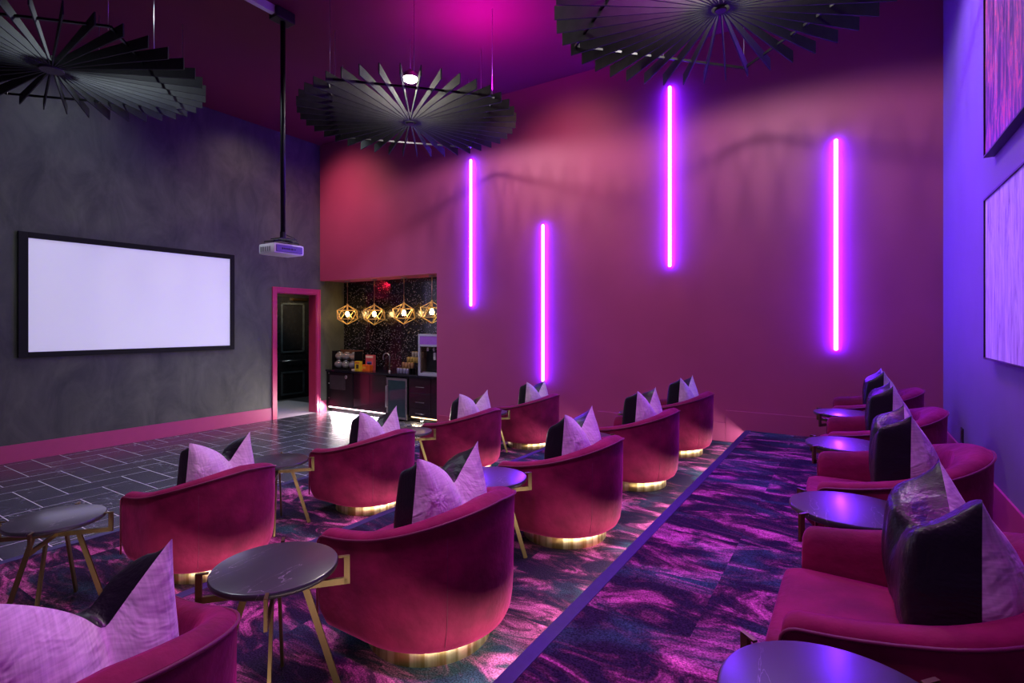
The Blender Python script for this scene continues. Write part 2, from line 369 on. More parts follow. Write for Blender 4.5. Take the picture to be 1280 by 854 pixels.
# ------------------------------------------------------------------ room dimensions
WA, WB, WC, CEIL, YB = -9.75, 7.5, .855, 5.80, -2.6
T1, T2, T3 = .173, .346, .519
X1, X2, X3 = -5.20, -3.245, -1.135     # riser positions
AX1, AY, AZ = -6.432, 8.15, 2.86       # alcove: right edge, back wall, ceiling

# floor: grout bed with herringbone tiles
fl = struct(box('floor', WA-2.2, X1+.3, YB, AY+.1, -.10, -.0012, M['grout']))
W_ = .316; GX, GY = -8.03, 2.03
g_ = .0055
def tile_mesh(w, h):
    bm = bmesh.new(); add_box(bm, 0, w-2*g_, 0, h-2*g_, -.008, 0); me = bpy.data.meshes.new('tile'); bm.to_mesh(me); bm.free(); me.materials.append(M['tile']); return me
me_cache = {}
def put_tile(x0, x1, y0, y1):
    x0 = max(x0, WA+.012); x1 = min(x1, X1+.02); y1 = min(y1, AY)
    if x1-x0 < .03 or y1-y0 < .03: return
    k = (round(x1-x0, 3), round(y1-y0, 3))
    if k not in me_cache: me_cache[k] = tile_mesh(*k)
    o = bpy.data.objects.new('tile', me_cache[k]); COL.objects.link(o); o.parent = fl
    o.location = (x0+g_, y0+g_, random.uniform(-.0006, .0006))
for j in range(-8, 20):
    for i in range(-7, 12):
        d = (i+j) % 4; x = GX+i*W_; y = GY+j*W_
        if y < -.3: continue
        if d == 0: put_tile(x, x+2*W_, y, y+W_)
        elif d == 2: put_tile(x, x+W_, y, y+2*W_)
        if d == 1 and x-W_ < WA and x > WA: pass
# platforms with carpet, nosing and under-nosing LED strips
def platform(n, x0, x1, z):
    bm = bmesh.new(); add_box(bm, x0, x1, YB, WB, 0, z); p = struct(finish(bm, 'floor', M['carpet']))
    nz = box('step_nosing', x0-.030, x0+.038, YB, WB, z-.022, z+.004, M['nosing'], p, bev=.003)
    nz['label'] = 'navy metal strip along the edge of the step'
    return p
platform(1, X1, X2+.05, T1); platform(2, X2, X3+.05, T2); platform(3, X3, WC, T3)
for x, z, e in ((X3, T3, 36), (X2, T2, 28), (X1, T1, 5)):
    area('step_led', (x-.018, (YB+WB)/2+1.5, z-.028), (x-.30, (YB+WB)/2+1.5, z-.17), WB-YB-3.2, e, (1.0, .84, .74), sy=.012)
for o in [o for o in COL.objects if o.name.startswith('step_led')]:
    # long side of the strip follows the step
    d = Vector((-.30, 0, -.15)).normalized(); y = Vector((0, 1, 0)); zax = -d; xax = y; yax = zax.cross(xax)
    o.matrix_world = Matrix.Translation(o.location) @ Matrix((xax, yax, zax)).transposed().to_4x4()

# walls
DY0, DY1, DZ = 6.462, 7.41, 2.56      # doorway in the screen wall
def wall(name, boxes, m):
    bm = bmesh.new()
    for b in boxes: add_box(bm, *b)
    return struct(finish(bm, name, m))
wall('wall_left', [(WA-.22, WA, YB, DY0, 0, CEIL), (WA-.22, WA, DY1, AY+.1, 0, CEIL), (WA-.22, WA, DY0, DY1, DZ, CEIL)], M['plaster'])
wall('wall_far', [(AX1, WC, WB, WB+.12, 0, CEIL), (WA, AX1, WB, WB+.12, AZ-.01, CEIL)], M['pink_wall'])
wall('wall_right', [(WC, WC+.15, YB, WB+.12, 0, CEIL)], mat('violet_grey_wall', (.17, .14, .23), .6, noise_amt=.06, noise_scale=2))
wall('wall_near', [(WA, WC, YB-.12, YB, 0, CEIL)], M['plaster'])
struct(box('ceiling', WA-.2, WC+.15, YB-.12, WB+.12, CEIL, CEIL+.1, M['ceiling']))
# alcove of the bar
wall('wall_alcove_back', [(WA-.05, -5.95, AY, AY+.1, 0, AZ+.1)], M['glitter'])
wall('wall_alcove_right', [(-6.10, -5.95, WB+.12, AY, 0, AZ+.1)], M['glitter'])
struct(box('ceiling', WA, -5.95, WB+.12, AY, AZ, AZ+.1, M['pink_wall']))
# baseboards
BH = .243
bm = bmesh.new(); add_box(bm, WA, WA+.014, YB, DY0-.105, 0, BH, .003); struct(finish(bm, 'baseboard_left', M['trim']))
struct(box('baseboard_left', WA, WA+.014, WB, WB+.16, 0, BH, M['trim'], bev=.003))
struct(box('baseboard_far', AX1+.02, -5.30, WB-.014, WB, 0, BH, M['trim'], bev=.003))
struct(box('baseboard_far', X1, X2, WB-.014, WB, T1, T1+BH, M['pink_wall'], bev=.003))
struct(box('baseboard_far', X2, -1.412, WB-.014, WB, T2, T2+BH, M['pink_wall'], bev=.003))
struct(box('baseboard_far', -1.408, WC, WB-.014, WB, T3-.173, T3+BH, M['pink_wall'], bev=.003))
struct(box('baseboard_right', WC-.016, WC, YB, WB-.014, T3, T3+BH+.02, M['trim'], bev=.004))

# doorway casing, jamb and lobby behind
cs = bmesh.new()
c0, c1 = DY0-.105, DY1+.0
add_box(cs, WA-.002, WA+.022, c0, DY0, 0, DZ+.10, .004); add_box(cs, WA-.002, WA+.022, DY1, DY1+.085, 0, DZ+.10, .004)
add_box(cs, WA-.002, WA+.022, DY0, DY1, DZ, DZ+.10, .004)
add_box(cs, WA+.022, WA+.032, c0, c0+.03, 0, DZ+.10, .003); add_box(cs, WA+.022, WA+.032, DY1+.055, DY1+.085, 0, DZ+.10, .003); add_box(cs, WA+.022, WA+.032, c0+.03, DY1+.055, DZ+.07, DZ+.10, .003)
struct(finish(cs, 'trim_1', M['door_trim']))
jb = bmesh.new()
add_box(jb, WA-.24, WA-.001, DY1-.015, DY1+.002, 0, DZ); add_box(jb, WA-.24, WA-.001, DY0-.002, DY0+.015, 0, DZ); add_box(jb, WA-.24, WA-.001, DY0, DY1, DZ-.02, DZ+.005)
struct(finish(jb, 'trim_2', M['door_trim']))
LX = WA-.24
dX = -12.2
wall('wall_lobby_back', [(dX-.1, dX, 6.0, 9.7, 0, 3)], M['black'])
wall('wall_lobby_side', [(dX, LX, 5.9, 6.0, 0, 3), (dX, LX, 9.6, 9.7, 0, 3), (LX-.02, LX, AY+.1, 9.6, 0, 3)], M['black'])
struct(box('ceiling', dX, LX, 6.0, 9.6, 2.9, 3, M['black']))
struct(box('floor', dX, LX+.24, 6.0, 9.6, -.1, -.004, M['fab_dark']))
dr = struct(bpy.data.objects.new('door_1', None)); COL.objects.link(dr); dr.location = (dX, 8.05, 0)
M['door_black'] = mat('gloss_black_door', (.016, .018, .020), .22, noise_amt=.2, coat=.3)
M['door_teal'] = mat('worn_door_moulding', (.06, .08, .085), .3, noise_amt=.3)
box('door_leaf', 0, .045, 0, .95, 0, 2.62, M['door_black'], dr, bev=.004)
for (a, b, c, d) in ((.12, .80, 1.18, 2.46), (.12, .80, .10, .70)):
    f = bmesh.new()
    for q in ((a, b, c, c+.045), (a, b, d-.045, d), (a, a+.045, c, d), (b-.045, b, c, d)): add_box(f, .045, .070, q[0], q[1], q[2], q[3], .008)
    finish(f, 'door_panel_moulding', M['door_teal'], dr)
    box('door_panel', .043, .056, a+.08, b-.08, c+.08, d-.08, M['door_black'], dr, bev=.01)
f = bmesh.new(); add_tube(f, [(.11, .12, .98), (.11, .82, .98)], .014); add_tube(f, [(.045, .2, .98), (.11, .2, .98)], .012); add_tube(f, [(.045, .75, .98), (.11, .75, .98)], .012)
finish(f, 'door_handle', M['steel'], dr, True)
box('door_closer', .045, .11, .42, .86, 2.52, 2.59, M['brass'], dr, bev=.008)
spot('lobby_lamp', (-11.1, 8.0, 2.8), (-12.2, 8.7, 2.3), 60, (1, .55, .2), 70, .8, .06)
area('lobby_floor_lamp', (-11.3, 8.0, 2.8), (-11.8, 8.2, 0), .3, 7, (.75, .9, 1))

# ------------------------------------------------------------------ projection screen
s = thing('projection_screen', 'large lit white projection screen in a black border on the dark wall', 'screen', (WA+.002, 0, 0))
fr = bmesh.new()
for b in ((.0,.055,2.515,2.622,1.44,3.20),(.0,.055,5.488,5.568,1.44,3.20),(.0,.055,2.622,5.488,1.44,1.516),(.0,.055,2.622,5.488,3.117,3.20)): add_box(fr, *b, bev=.006)
finish(fr, 'border', M['screen_border'], s)
box('screen_surface', 0, .035, 2.60, 5.50, 1.50, 3.13, M['screen'], s)

# ------------------------------------------------------------------ projector on its pole
pr = thing('ceiling_projector', 'white projector hung from a long black ceiling pole facing the screen', 'projector', (-5.95, 4.03, 0))
PX0, PX1, PY0, PY1, PZ0, PZ1 = -.28, .05, -.15, .27, 2.775, 2.905
b = bmesh.new(); add_box(b, PX0, PX1, PY0, PY1, PZ0, PZ1, .028); smooth_by(finish(b, 'body', M['white_plastic'], pr), 30)
box('rear_panel', PX1-.004, PX1+.006, PY0+.025, PY1-.03, PZ0+.022, PZ1-.022, mat('violet_grey_panel', (.16, .13, .33), .4, noise_amt=.1), pr, bev=.008)
for k in range(9):
    b = bmesh.new(); hh = random.choice((.012, .018, .022)); yy = -.05+k*.022
    add_box(b, PX1+.006, PX1+.008, yy, yy+.015, 2.84-hh/2, 2.84+hh/2); finish(b, 'port', M['black'], pr)
for k in range(5):
    box('vent_slat', PX0+.05+k*.045, PX0+.07+k*.045, PY0-.004, PY0+.002, PZ0+.03, PZ0+.09, M['steel'], pr)
tube('lens', [(PX0+.01, .17, 2.84), (PX0-.04, .17, 2.84)], .05, M['black_metal'], pr, 20)
b = bmesh.new()
add_box(b, -.10, .10, -.10, .13, 2.955, 2.965)
for a in ((-.2, -.12), (.0, -.12), (-.2, .2), (.0, .22)):
    add_tube(b, [(-.05, .02, 2.955), (a[0], a[1], 2.935), (a[0], a[1], 2.90)], .009, 6)
add_tube(b, [(0, 0, 2.96), (0, 0, 3.05)], .035, 12)
finish(b, 'mount_bracket', M['black_metal'], pr)
tube('cable', [(-.02, .04, 3.03), (.05, .12, 2.99), (.02, .2, 2.95), (-.03, .12, 2.93), (.04, .05, 2.91)], .006, M['black'], pr, 6)
tube('pole', [(0, 0, 3.0), (0, 0, 5.72)], .030, M['black_metal'], pr, 14)
box('ceiling_bracket', -.10, .07, -.13, .13, 5.66, 5.80, M['black'], pr, bev=.02)
tag(box('ceiling_conduit', -5.99, -5.92, 1.0, 3.92, 5.70, 5.80, M['white_plastic'], bev=.006), 'pale metal channel on the ceiling leading to the projector pole', 'channel')

# ------------------------------------------------------------------ radial baffle ceiling fixtures
NB, RB = 40, 1.45
blade = bmesh.new()
prof = [(.075, .015), (.075, .075), (RB, .125), (RB, 0)]
a = [blade.verts.new((r_, -.006, z_)) for r_, z_ in prof]; b = [blade.verts.new((r_, .006, z_)) for r_, z_ in prof]
blade.faces.new(a); blade.faces.new(b[::-1])
for i in range(4): blade.faces.new((a[i], b[i], b[(i+1) % 4], a[(i+1) % 4]))
bmesh.ops.recalc_face_normals(blade, faces=blade.faces)
me_blade = bpy.data.meshes.new('baffle'); blade.to_mesh(me_blade); blade.free(); me_blade.materials.append(M['baffle'])
ringm = None
def fixture(x, y, off, label, lampe, lamp, hz=4.65):
    t = thing('radial_baffle_pendant', label, 'ceiling fixture', (x, y, hz), 0, 'round radial baffle fixtures under the ceiling')
    for k in range(NB):
        o = bpy.data.objects.new('baffle', me_blade); COL.objects.link(o); o.parent = t; o.rotation_euler = (R(random.uniform(-1.5, 1.5)), 0, R(off+360/NB*k))
    hr = .05 if lamp else .11
    lathe('hub', [(0, -.004), (hr-.005, -.004), (hr, .002), (hr, .012), (.0, .014)], M['black'] if lamp else M['hub'], t, 28)
    lathe('hub_top', [(0, .07), (.07, .07), (.07, .10), (.015, .11), (.015, .16), (0, .16)], M['black'], t, 20)
    b = bmesh.new()
    V = [Vector((1.39*math.cos(R(q)), 1.39*math.sin(R(q)), .070)) for q in (1, 91, 181, 271)]
    for i in range(4): add_beam(b, V[i], V[(i+1) % 4], .022, .022)
    finish(b, 'support_frame', M['black_metal'], t)
    for i in range(4):
        m_ = (V[i]+V[(i+1) % 4])/2
        for q in (V[i]*.97, m_):
            c = tube('suspension_cable', [(q.x, q.y, .05), (q.x, q.y, CEIL-hz)], .0035, M['cable'], t, 5)
    if not lamp: return t
    tube('lamp_cord', [(0, 0, .70), (0, 0, CEIL-hz)], .004, M['cable'], t, 5)
    lp = lathe('lamp_housing', [(0, .74), (.03, .74), (.10, .68), (.10, .624), (0, .624)], M['steel'], t, 24)
    lathe('lamp_lens', [(0, .575), (.07, .582), (.095, .600), (.095, .622), (0, .622)], M['lamp_white'], t, 24)
    l = bpy.data.lights.new('pendant_light', 'SPOT'); l.energy = lampe; l.color = (1, .90, .82); l.spot_size = R(172); l.spot_blend = .22; l.shadow_soft_size = .13
    lo = bpy.data.objects.new('pendant_light', l); COL.objects.link(lo); lo.location = (x, y, hz+.57)
    return t
fixture(-7.297, 2.165, 4.5, 'black radial baffle fixture nearest the screen wall, cut by the left edge', 0, False)
fixture(-5.087, 5.380, 3.0, 'black radial baffle fixture in the middle with the bright white lamp showing above it', 270, True)
fixture(-0.965, 4.905, 0.0, 'black radial baffle fixture at the top right above the neon tubes', 285, True)

# ------------------------------------------------------------------ neon tubes on the far wall
def neon(x, z0, z1, label):
    t = thing('neon_tube', label, 'neon light', (x, WB, z0))
    h = z1-z0
    tube('glowing_tube', [(0, -.035, .0), (0, -.035, .012), (0, -.035, h-.012), (0, -.035, h)], [.012, .024, .024, .012], M['tube'], t, 14)
    b = bmesh.new(); add_box(b, -.010, .010, -.012, 0, .03, h-.03, .002); finish(b, 'halo_strip', M['tube_halo'], t)  # glowing strip added behind the tube to imitate its violet halo
neon(-5.624, 2.224, 4.80, 'leftmost vertical violet neon tube, beside the bar opening')
neon(-4.177, .985, 3.513, 'lowest vertical violet neon tube, ending behind a chair of the front row')
neon(-2.144, 2.711, 5.244, 'highest vertical violet neon tube, starting under the right baffle fixture')
neon(-.154, 1.591, 4.128, 'rightmost vertical violet neon tube, nearest the painting wall')

# ------------------------------------------------------------------ paintings and outlet on the right wall
def painting(y0, y1, z0, z1, m, label):
    t = thing('abstract_painting', label, 'painting', (WC, (y0+y1)/2, z0))
    hw = (y1-y0)/2; h = z1-z0
    box('canvas', -.050, 0, -hw+.012, hw-.012, .012, h-.012, m, t)
    b = bmesh.new()
    for q in ((-hw, hw, 0, .012), (-hw, hw, h-.012, h), (-hw, -hw+.012, .012, h-.012), (hw-.012, hw, .012, h-.012)): add_box(b, -.060, 0, q[0], q[1], q[2], q[3])
    finish(b, 'frame', M['black_metal'], t)
painting(3.45, 5.011, 3.09, 4.65, M['paint_dark'], 'upper abstract painting with pink streaks on dark violet, right wall')
painting(3.45, 5.011, 1.656, 2.795, M['paint_pale'], 'lower pale violet abstract painting on the right wall')
t = thing('wall_outlet', 'small black outlet low on the right wall behind the armchairs', 'outlet', (WC, 6.28, .83))
box('cover_plate', -.008, 0, -.055, .055, 0, .13, M['black'], t, bev=.003)
for z_ in (.03, .075): box('socket', -.011, -.008, -.02, .02, z_, z_+.03, M['black_metal'], t, bev=.002)

# ------------------------------------------------------------------ barrel armchair
def sstep(t): t = max(0, min(1, t)); return t*t*(3-2*t)
def chair_path(r=.42, front=-.335, n_arc=30):
    xs = [front, front+.004, front+.012, front+.024, front+.04, front+.08, front+.13, front+.19, front+.26]
    pts = [(x, -r) for x in xs]
    for i in range(n_arc+1):
        a = -PI/2 + PI*i/n_arc; pts.append((r*math.cos(a), r*math.sin(a)))
    return pts + [(x, r) for x in reversed(xs)]
def make_chair():
    t = thing('barrel_armchair', 'x', 'armchair')
    P = chair_path(); n = len(P)
    # arc length parameter, 0 at arm front, 1 at back centre
    L = [0]
    for a, b in zip(P, P[1:]): L.append(L[-1]+math.dist(a, b))
    tot = L[-1]
    bm = bmesh.new(); rings = []; pipe = []
    zb = .096
    for i, (x, y) in enumerate(P):
        s_ = min(L[i], tot-L[i]); f = s_/(tot/2)
        if i == 0: N_ = Vector((0, -1, 0))
        elif i == n-1: N_ = Vector((0, 1, 0))
        else:
            d = Vector((P[i+1][0]-P[i-1][0], P[i+1][1]-P[i-1][1], 0)).normalized(); N_ = Vector((d.y, -d.x, 0))
        h = .560 + .190*(.45*f + .55*sstep((f-.10)/.85))
        # rounded top corner at the arm front
        rc = .042
        if s_ < rc: h -= rc - math.sqrt(max(0, rc*rc-(rc-s_)**2))
        zb_i = zb + .03*max(0, 1-s_/.03)
        th = .105 + .045*sstep((f-.35)/.6)
        lean = .0 + .012*sstep(f)
        sec = [(.060, zb_i), (.028, zb_i+.022), (.010, zb_i+.06), (.001, zb_i+.12), (-lean*.4, .30), (-lean, h-.030), (-lean+.003, h-.010), (.018, h+.006), (.045, h+.012), (.075, h+.004), (th-.01, h-.030), (th, h-.08), (th+.004, .42), (th, .30)]
        o = Vector((x, y, 0))
        rings.append([bm.verts.new(o - N_*d_ + Vector((0, 0, z_))) for d_, z_ in sec])
        pipe.append((o - N_*(-lean-.004) + Vector((0, 0, h-.014))))
    for A, B in zip(rings, rings[1:]):
        for k in range(len(A)-1): bm.faces.new((A[k], A[k+1], B[k+1], B[k]))
        bm.faces.new((A[-1], A[0], B[0], B[-1]))
    bm.faces.new(rings[0]); bm.faces.new(rings[-1][::-1])
    # round the arm front end faces
    for ring in (rings[0], rings[-1]):
        pass
    sh = finish(bm, 'shell', M['velvet'], t, True); smooth_by(sh, 50)
    # piping follows the outer top edge then drops down both arm fronts
    y0 = pipe[0]; y1 = pipe[-1]
    pts = [Vector((y0.x-.002, y0.y, .15)), Vector((y0.x-.002, y0.y, .45))] + pipe + [Vector((y1.x-.002, y1.y, .45)), Vector((y1.x-.002, y1.y, .15))]
    tube('piping', pts, .0062, M['piping'], t, 6)
    aa = R(-38)
    tube('seam', [(.4195*math.cos(aa)-.012, .4195*math.sin(aa), .14), (.4215*math.cos(aa), .4215*math.sin(aa), .25), (.426*math.cos(aa), .426*math.sin(aa), .5), (.427*math.cos(aa), .427*math.sin(aa), .62)], .0018, M['piping'], t, 5)
    # seat base: solid under the cushion following the shell inside
    def solid(name, inset, z0, z1, front, rnd, crown=0):
        rr = .42-inset; b = bmesh.new(); out = []
        nn = 28
        cr = .06
        out.append((front+cr, -rr)); 
        for i in range(nn+1):
            a = -PI/2+PI*i/nn; out.append((rr*math.cos(a), rr*math.sin(a)))
        out.append((front+cr, rr))
        for i in range(1, 6): a = PI/2+PI/2*i/6; out.append((front+cr+cr*math.cos(a), rr-cr+cr*math.sin(a)))
        out.append((front, rr-cr)); out.append((front, -rr+cr))
        for i in range(1, 6): a = PI+PI/2*i/6; out.append((front+cr+cr*math.cos(a), -rr+cr+cr*math.sin(a)))
        cx = -.02
        levels = [(rnd, z0), (0, z0+rnd), (0, z1-rnd), (rnd*.3, z1-rnd*.3), (rnd, z1)]
        rg = []
        for ins, z_ in levels:
            rg.append([b.verts.new((x+(cx-x)*ins/max(.01, math.hypot(x-cx, y)), y-y*ins/max(.01, math.hypot(x-cx, y)), z_)) for x, y in out])
        m_ = len(out)
        for A, B in zip(rg, rg[1:]):
            for k in range(m_): b.faces.new((A[k], A[(k+1) % m_], B[(k+1) % m_], B[k]))
        inner = [b.verts.new((cx+(v.co.x-cx)*.5, v.co.y*.5, z1+crown)) for v in rg[-1]]
        for k in range(m_): b.faces.new((rg[-1][k], rg[-1][(k+1) % m_], inner[(k+1) % m_], inner[k]))
        b.faces.new(inner); b.faces.new(rg[0][::-1])
        o = finish(b, name, M['velvet'], t, True); return smooth_by(o, 50)
    solid('seat_base', .06, .10, .30, -.36, .02)
    solid('seat_cushion', .108, .302, .435, -.395, .035, .012)
    lathe('plinth', [(0, .0), (.305, .0), (.308, .004), (.308, .078), (.303, .084), (.0, .086)], M['gold'], t, 64)
    t.children[-1]['label'] = 'brushed gold ring base'
    lathe('swivel', [(0, .085), (.10, .085), (.10, .108), (0, .108)], M['black'], t, 20)
    return t
chair0 = make_chair()

def make_pillow(seed, chop=.15, ridge=.78, wid=.27, vx=0):
    t = thing('accent_pillow', 'x', 'pillow')
    rnd = random.Random(seed)
    H = .51; W = wid; T = .16; B = .15
    nu = 28
    def seam(u):
        uu = (u-vx)/(1-vx) if u > vx else (vx-u)/(1+vx); z = H - chop*(1-min(1, uu)**(1.0 if u > vx else .62)) - .022*uu**2
        return z
    def halfw(u, z):  # side edge pinches in toward the ears, slightly concave
        return W*u*(1 - .04*math.sin(PI*min(1, z/H)) - .14*(z/H)**1.5)
    def wob(x, y, z, k): return (noise.noise(Vector((x*6+seed*3.1, y*6+k, z*6)))) * .012
    def side(name, back, m):
        b = bmesh.new(); grid = []
        for i in range(nu+1):
            u = -1+2*i/nu
            zs = seam(u)
            if not back:
                e = (1-abs(u)**7)**(1/5.)
                zr = ridge*H - (chop*.55)*(1-abs(u))**1.2 + .01
                prof = [(0, 0), (-.72*T, .0), (-.96*T, .05), (-1.03*T, .16), (-1.02*T, zr*.62), (-.97*T, zr-.03), (-.88*T, zr), (-.60*T, zr+(zs-zr)*.22), (-.30*T, zr+(zs-zr)*.52), (-.08*T, zr+(zs-zr)*.85), (0, zs)]
            else:
                e = (1-abs(u)**3.0)**(1/2.2)
                prof = [(0, 0), (.45*B, .01), (.85*B, .08), (1.0*B, .17), (.95*B, zs*.52), (.78*B, zs*.68), (.52*B, zs*.82), (.22*B, zs*.94), (.06*B, zs*.985), (0, zs)]
            # chop crease: pull in the surface around u=0 near the top
            row = []
            for j, (dx, z) in enumerate(prof):
                v = z/H; cre = math.exp(-((u-vx)/.15)**2)*max(0, v-.25)*(1.3 if back else .9)
                x = dx*e*(1-min(.75, cre*1.1))
                if 0 < j < len(prof)-1:
                    x += wob(x, u, z, 5 if back else 9)*e; 
                row.append(b.verts.new((x, halfw(u, z), z)))
            grid.append(row)
        for A, C in zip(grid, grid[1:]):
            for j in range(len(A)-1): b.faces.new((A[j], A[j+1], C[j+1], C[j]))
        bmesh.ops.remove_doubles(b, verts=b.verts, dist=.0005)
        o = finish(b, name, m, t, True)
        md = o.modifiers.new('sub', 'SUBSURF'); md.levels = 1; md.render_levels = 1
        return o
    f = side('leather_front', False, M['leather']); f['label'] = 'black leather front of the pillow'
    k = side('linen_back', True, M['linen']); k['label'] = 'lavender linen back of the pillow'
    return t
pillows0 = [make_pillow(1, .22, .78, .27, .16), make_pillow(2, .19, .74, .30, .14), make_pillow(3, .23, .80, .265, .25)]

def make_table():
    t = thing('side_table', 'x', 'side table')
    lathe('tabletop', [(0, .538), (.236, .538), (.243, .543), (.245, .550), (.245, .560), (.242, .5645), (.236, .566), (0, .566)], M['tabletop'], t, 56)
    for k in range(4):
        a = R(45+90*k); c, s_ = math.cos(a), math.sin(a)
        b = bmesh.new(); sd = (-s_, c, 0)
        add_beam(b, (0, 0, .463), (.287*c, .287*s_, .463), .013, .026, sd)
        add_beam(b, (.280*c, .280*s_, .450), (.280*c, .280*s_, .569), .013, .024, sd)
        add_beam(b, (.245*c, .245*s_, .5665), (.287*c, .287*s_, .5665), .013, .006, sd)
        finish(b, 'bracket', M['brass'], t)
        b = bmesh.new(); add_beam(b, (.115*c, .115*s_, .456), (.250*c, .250*s_, .0), .013, .026, sd); finish(b, 'leg', M['brass'], t)
    return t
table0 = make_table()

ys = [.555, 2.06, 3.565, 5.07, 6.57]
used = {'c': 0, 'p': 0, 't': 0}
def place(kind, proto, loc, rz, label, group):
    if used[kind] == 0:
        proto.location = loc; proto.rotation_euler = (0, 0, rz); proto['label'] = label; proto['group'] = group; used[kind] = 1; return proto
    return dup(proto, loc, rz, label, group)
pil_used = [0, 0, 0]
def place_pillow(i, loc, rz, tilt, label, group):
    p = pillows0[i]
    if pil_used[i]: p = dup(p)
    pil_used[i] = 1
    p.location = loc; p.rotation_euler = (0, tilt, rz); p['label'] = label; p['group'] = group
rowshort = {1: 'front row', 2: 'middle row', 3: 'back row'}
rowname = {1: 'front row (nearest the screen)', 2: 'middle row', 3: 'back row along the right wall'}
ordn = {0: 'nearest the camera', 1: 'second from the camera', 2: 'third from the camera', 3: 'fourth from the camera', 4: 'last, by the far wall'}
def row(rn, x, z, idx, names):
    for k, i in enumerate(idx):
        y = ys[i]
        nm = names[k]
        place('c', chair0, (x, y, z), R(random.uniform(-2, 2)) if rn != 2 else R(random.uniform(-1, 1)), 'raspberry velvet barrel armchair of the %s, %s' % (rowshort[rn], nm), 'velvet barrel armchairs in three rows')
        place_pillow((i+rn) % 3, (x+(.10 if rn < 3 else .085)+random.uniform(-.01, .01), y+random.uniform(-.015, .015), z+.445), R(random.uniform(-6, 6)), R(3 if rn < 3 else 1), 'black and lavender pillow on the %s armchair, %s' % (rowshort[rn], nm), 'two-tone pillows on the armchairs')
row(1, -3.90, T1, (1, 2, 3, 4), ('nearest the camera', 'second from the camera', 'third from the camera', 'last by the far wall'))
row(2, -1.81, T2, (0, 1, 2, 3, 4), ('cut by the bottom edge', 'second from the camera', 'third from the camera', 'fourth from the camera', 'last by the far wall'))
row(3, .17, T3, (1, 2, 3, 4), ('nearest the camera', 'second from the camera', 'third from the camera', 'last by the far wall'))
tabs = [(-4.04, 1.22, T1, 'side table with brass legs standing at the left before the tiles'),
        (-4.15, 2.765, T1, 'side table between the two nearest armchairs of the front row'),
        (-4.08, 4.30, T1, 'side table between the second and third armchairs of the front row'),
        (-4.08, 5.82, T1, 'side table between the two farthest armchairs of the front row'),
        (-1.995, 1.318, T2, 'side table with veined dark top at the bottom between two middle row armchairs'),
        (-1.99, 2.84, T2, 'violet lit side table between second and third armchairs of the middle row'),
        (-1.99, 4.32, T2, 'side table between third and fourth armchairs of the middle row'),
        (-1.99, 5.82, T2, 'side table between the two farthest armchairs of the middle row'),
        (-.02, 1.33, T3, 'violet lit side table cut by the bottom edge in the back row'),
        (.0, 2.81, T3, 'violet lit round table between the two nearest back row armchairs'),
        (-.03, 4.31, T3, 'violet lit round table between second and third back row armchairs'),
        (-.06, 5.82, T3, 'violet lit round table between the two farthest back row armchairs')]
for x, y, z, lb in tabs:
    place('t', table0, (x, y, z), R(5), lb, 'round side tables between armchairs')

# ------------------------------------------------------------------ the bar in the alcove
CF = 7.68      # cabinet front plane
def handle(parent, x0, x1, z, y=CF-.02):
    return tube('handle', [(x0, y, z), (x0, y-.022, z), (x1, y-.022, z), (x1, y, z)], .005, M['steel'], parent, 6)
c = thing('base_cabinet', 'glossy dark base cabinet with two doors left of the drinks cooler', 'cabinet', (-8.38, 0, 0))
box('body', -.49, .49, CF, AY-.005, .11, .88, M['cabinet'], c)
for a in (-.485, .005):
    d = box('door', a, a+.48, CF-.02, CF, .12, .875, M['cabinet'], c, bev=.003)
c2 = thing('ice_maker', 'black undercounter appliance with round silver badge at the left end of the bar', 'appliance', (-9.32, 0, 0))
box('body', -.42, .44, CF+.005, AY-.005, .11, .88, M['black'], c2)
box('door', -.41, .43, CF-.02, CF+.005, .12, .87, M['black_metal'], c2, bev=.004)
box('upper_panel', -.30, .20, CF-.026, CF-.02, .50, .80, mat('grey_appliance_panel', (.03, .03, .035), .35, noise_amt=.2), c2, bev=.004)
tube('badge', [(.22, CF-.02, .78), (.22, CF-.03, .78)], .04, M['steel'], c2, 16)
for z_ in (.30, .62, .84): tube('hinge_cap', [(-.33, CF-.02, z_), (-.33, CF-.03, z_)], .010, M['steel'], c2, 8)
f = thing('drinks_cooler', 'undercounter drinks cooler with steel frame and smoked glass door', 'cooler', (-7.59, 0, 0))
box('body', -.28, .28, CF+.01, AY-.005, .02, .86, M['black'], f)
dd = box('door', -.28, .28, CF-.035, CF+.01, .03, .84, M['black_metal'], f, bev=.004)
b = bmesh.new()
for q in ((-.28, .28, .03, .075), (-.28, .28, .795, .84), (-.28, -.235, .075, .795), (.235, .28, .075, .795)): add_box(b, q[0], q[1], CF-.045, CF-.035, q[2], q[3], .003)
finish(b, 'door_frame', mat('dull_steel', (.30, .30, .32), .4, metal=.9, noise_amt=.08), dd)
box('glass_pane', -.235, .235, CF-.041, CF-.035, .075, .795, M['dark_glass'], dd)
tube('door_handle', [(-.25, CF-.045, .25), (-.25, CF-.085, .25), (-.25, CF-.085, .68), (-.25, CF-.045, .68)], .011, M['steel'], dd, 8)
for z_ in (.28, .5): box('shelf', -.25, .25, CF+.02, AY-.1, z_, z_+.01, M['steel'], f)
dw = thing('drawer_cabinet', 'glossy dark cabinet of three drawers right of the drinks cooler', 'cabinet', (-6.82, 0, 0))
box('body', -.47, .70, CF, AY-.005, .11, .88, M['cabinet'], dw)
for z0, z1 in ((.58, .875), (.29, .57), (.12, .28)):
    d = box('drawer', -.46, .10, CF-.02, CF, z0, z1, M['cabinet'], dw, bev=.003)
    handle(d, -.27, -.07, z0+(z1-z0)*.40)
box('door', .11, .69, CF-.02, CF, .12, .875, M['cabinet'], dw, bev=.003)
ct = thing('bar_countertop', 'black polished countertop running the length of the bar', 'countertop', (-7.9, 0, 0))
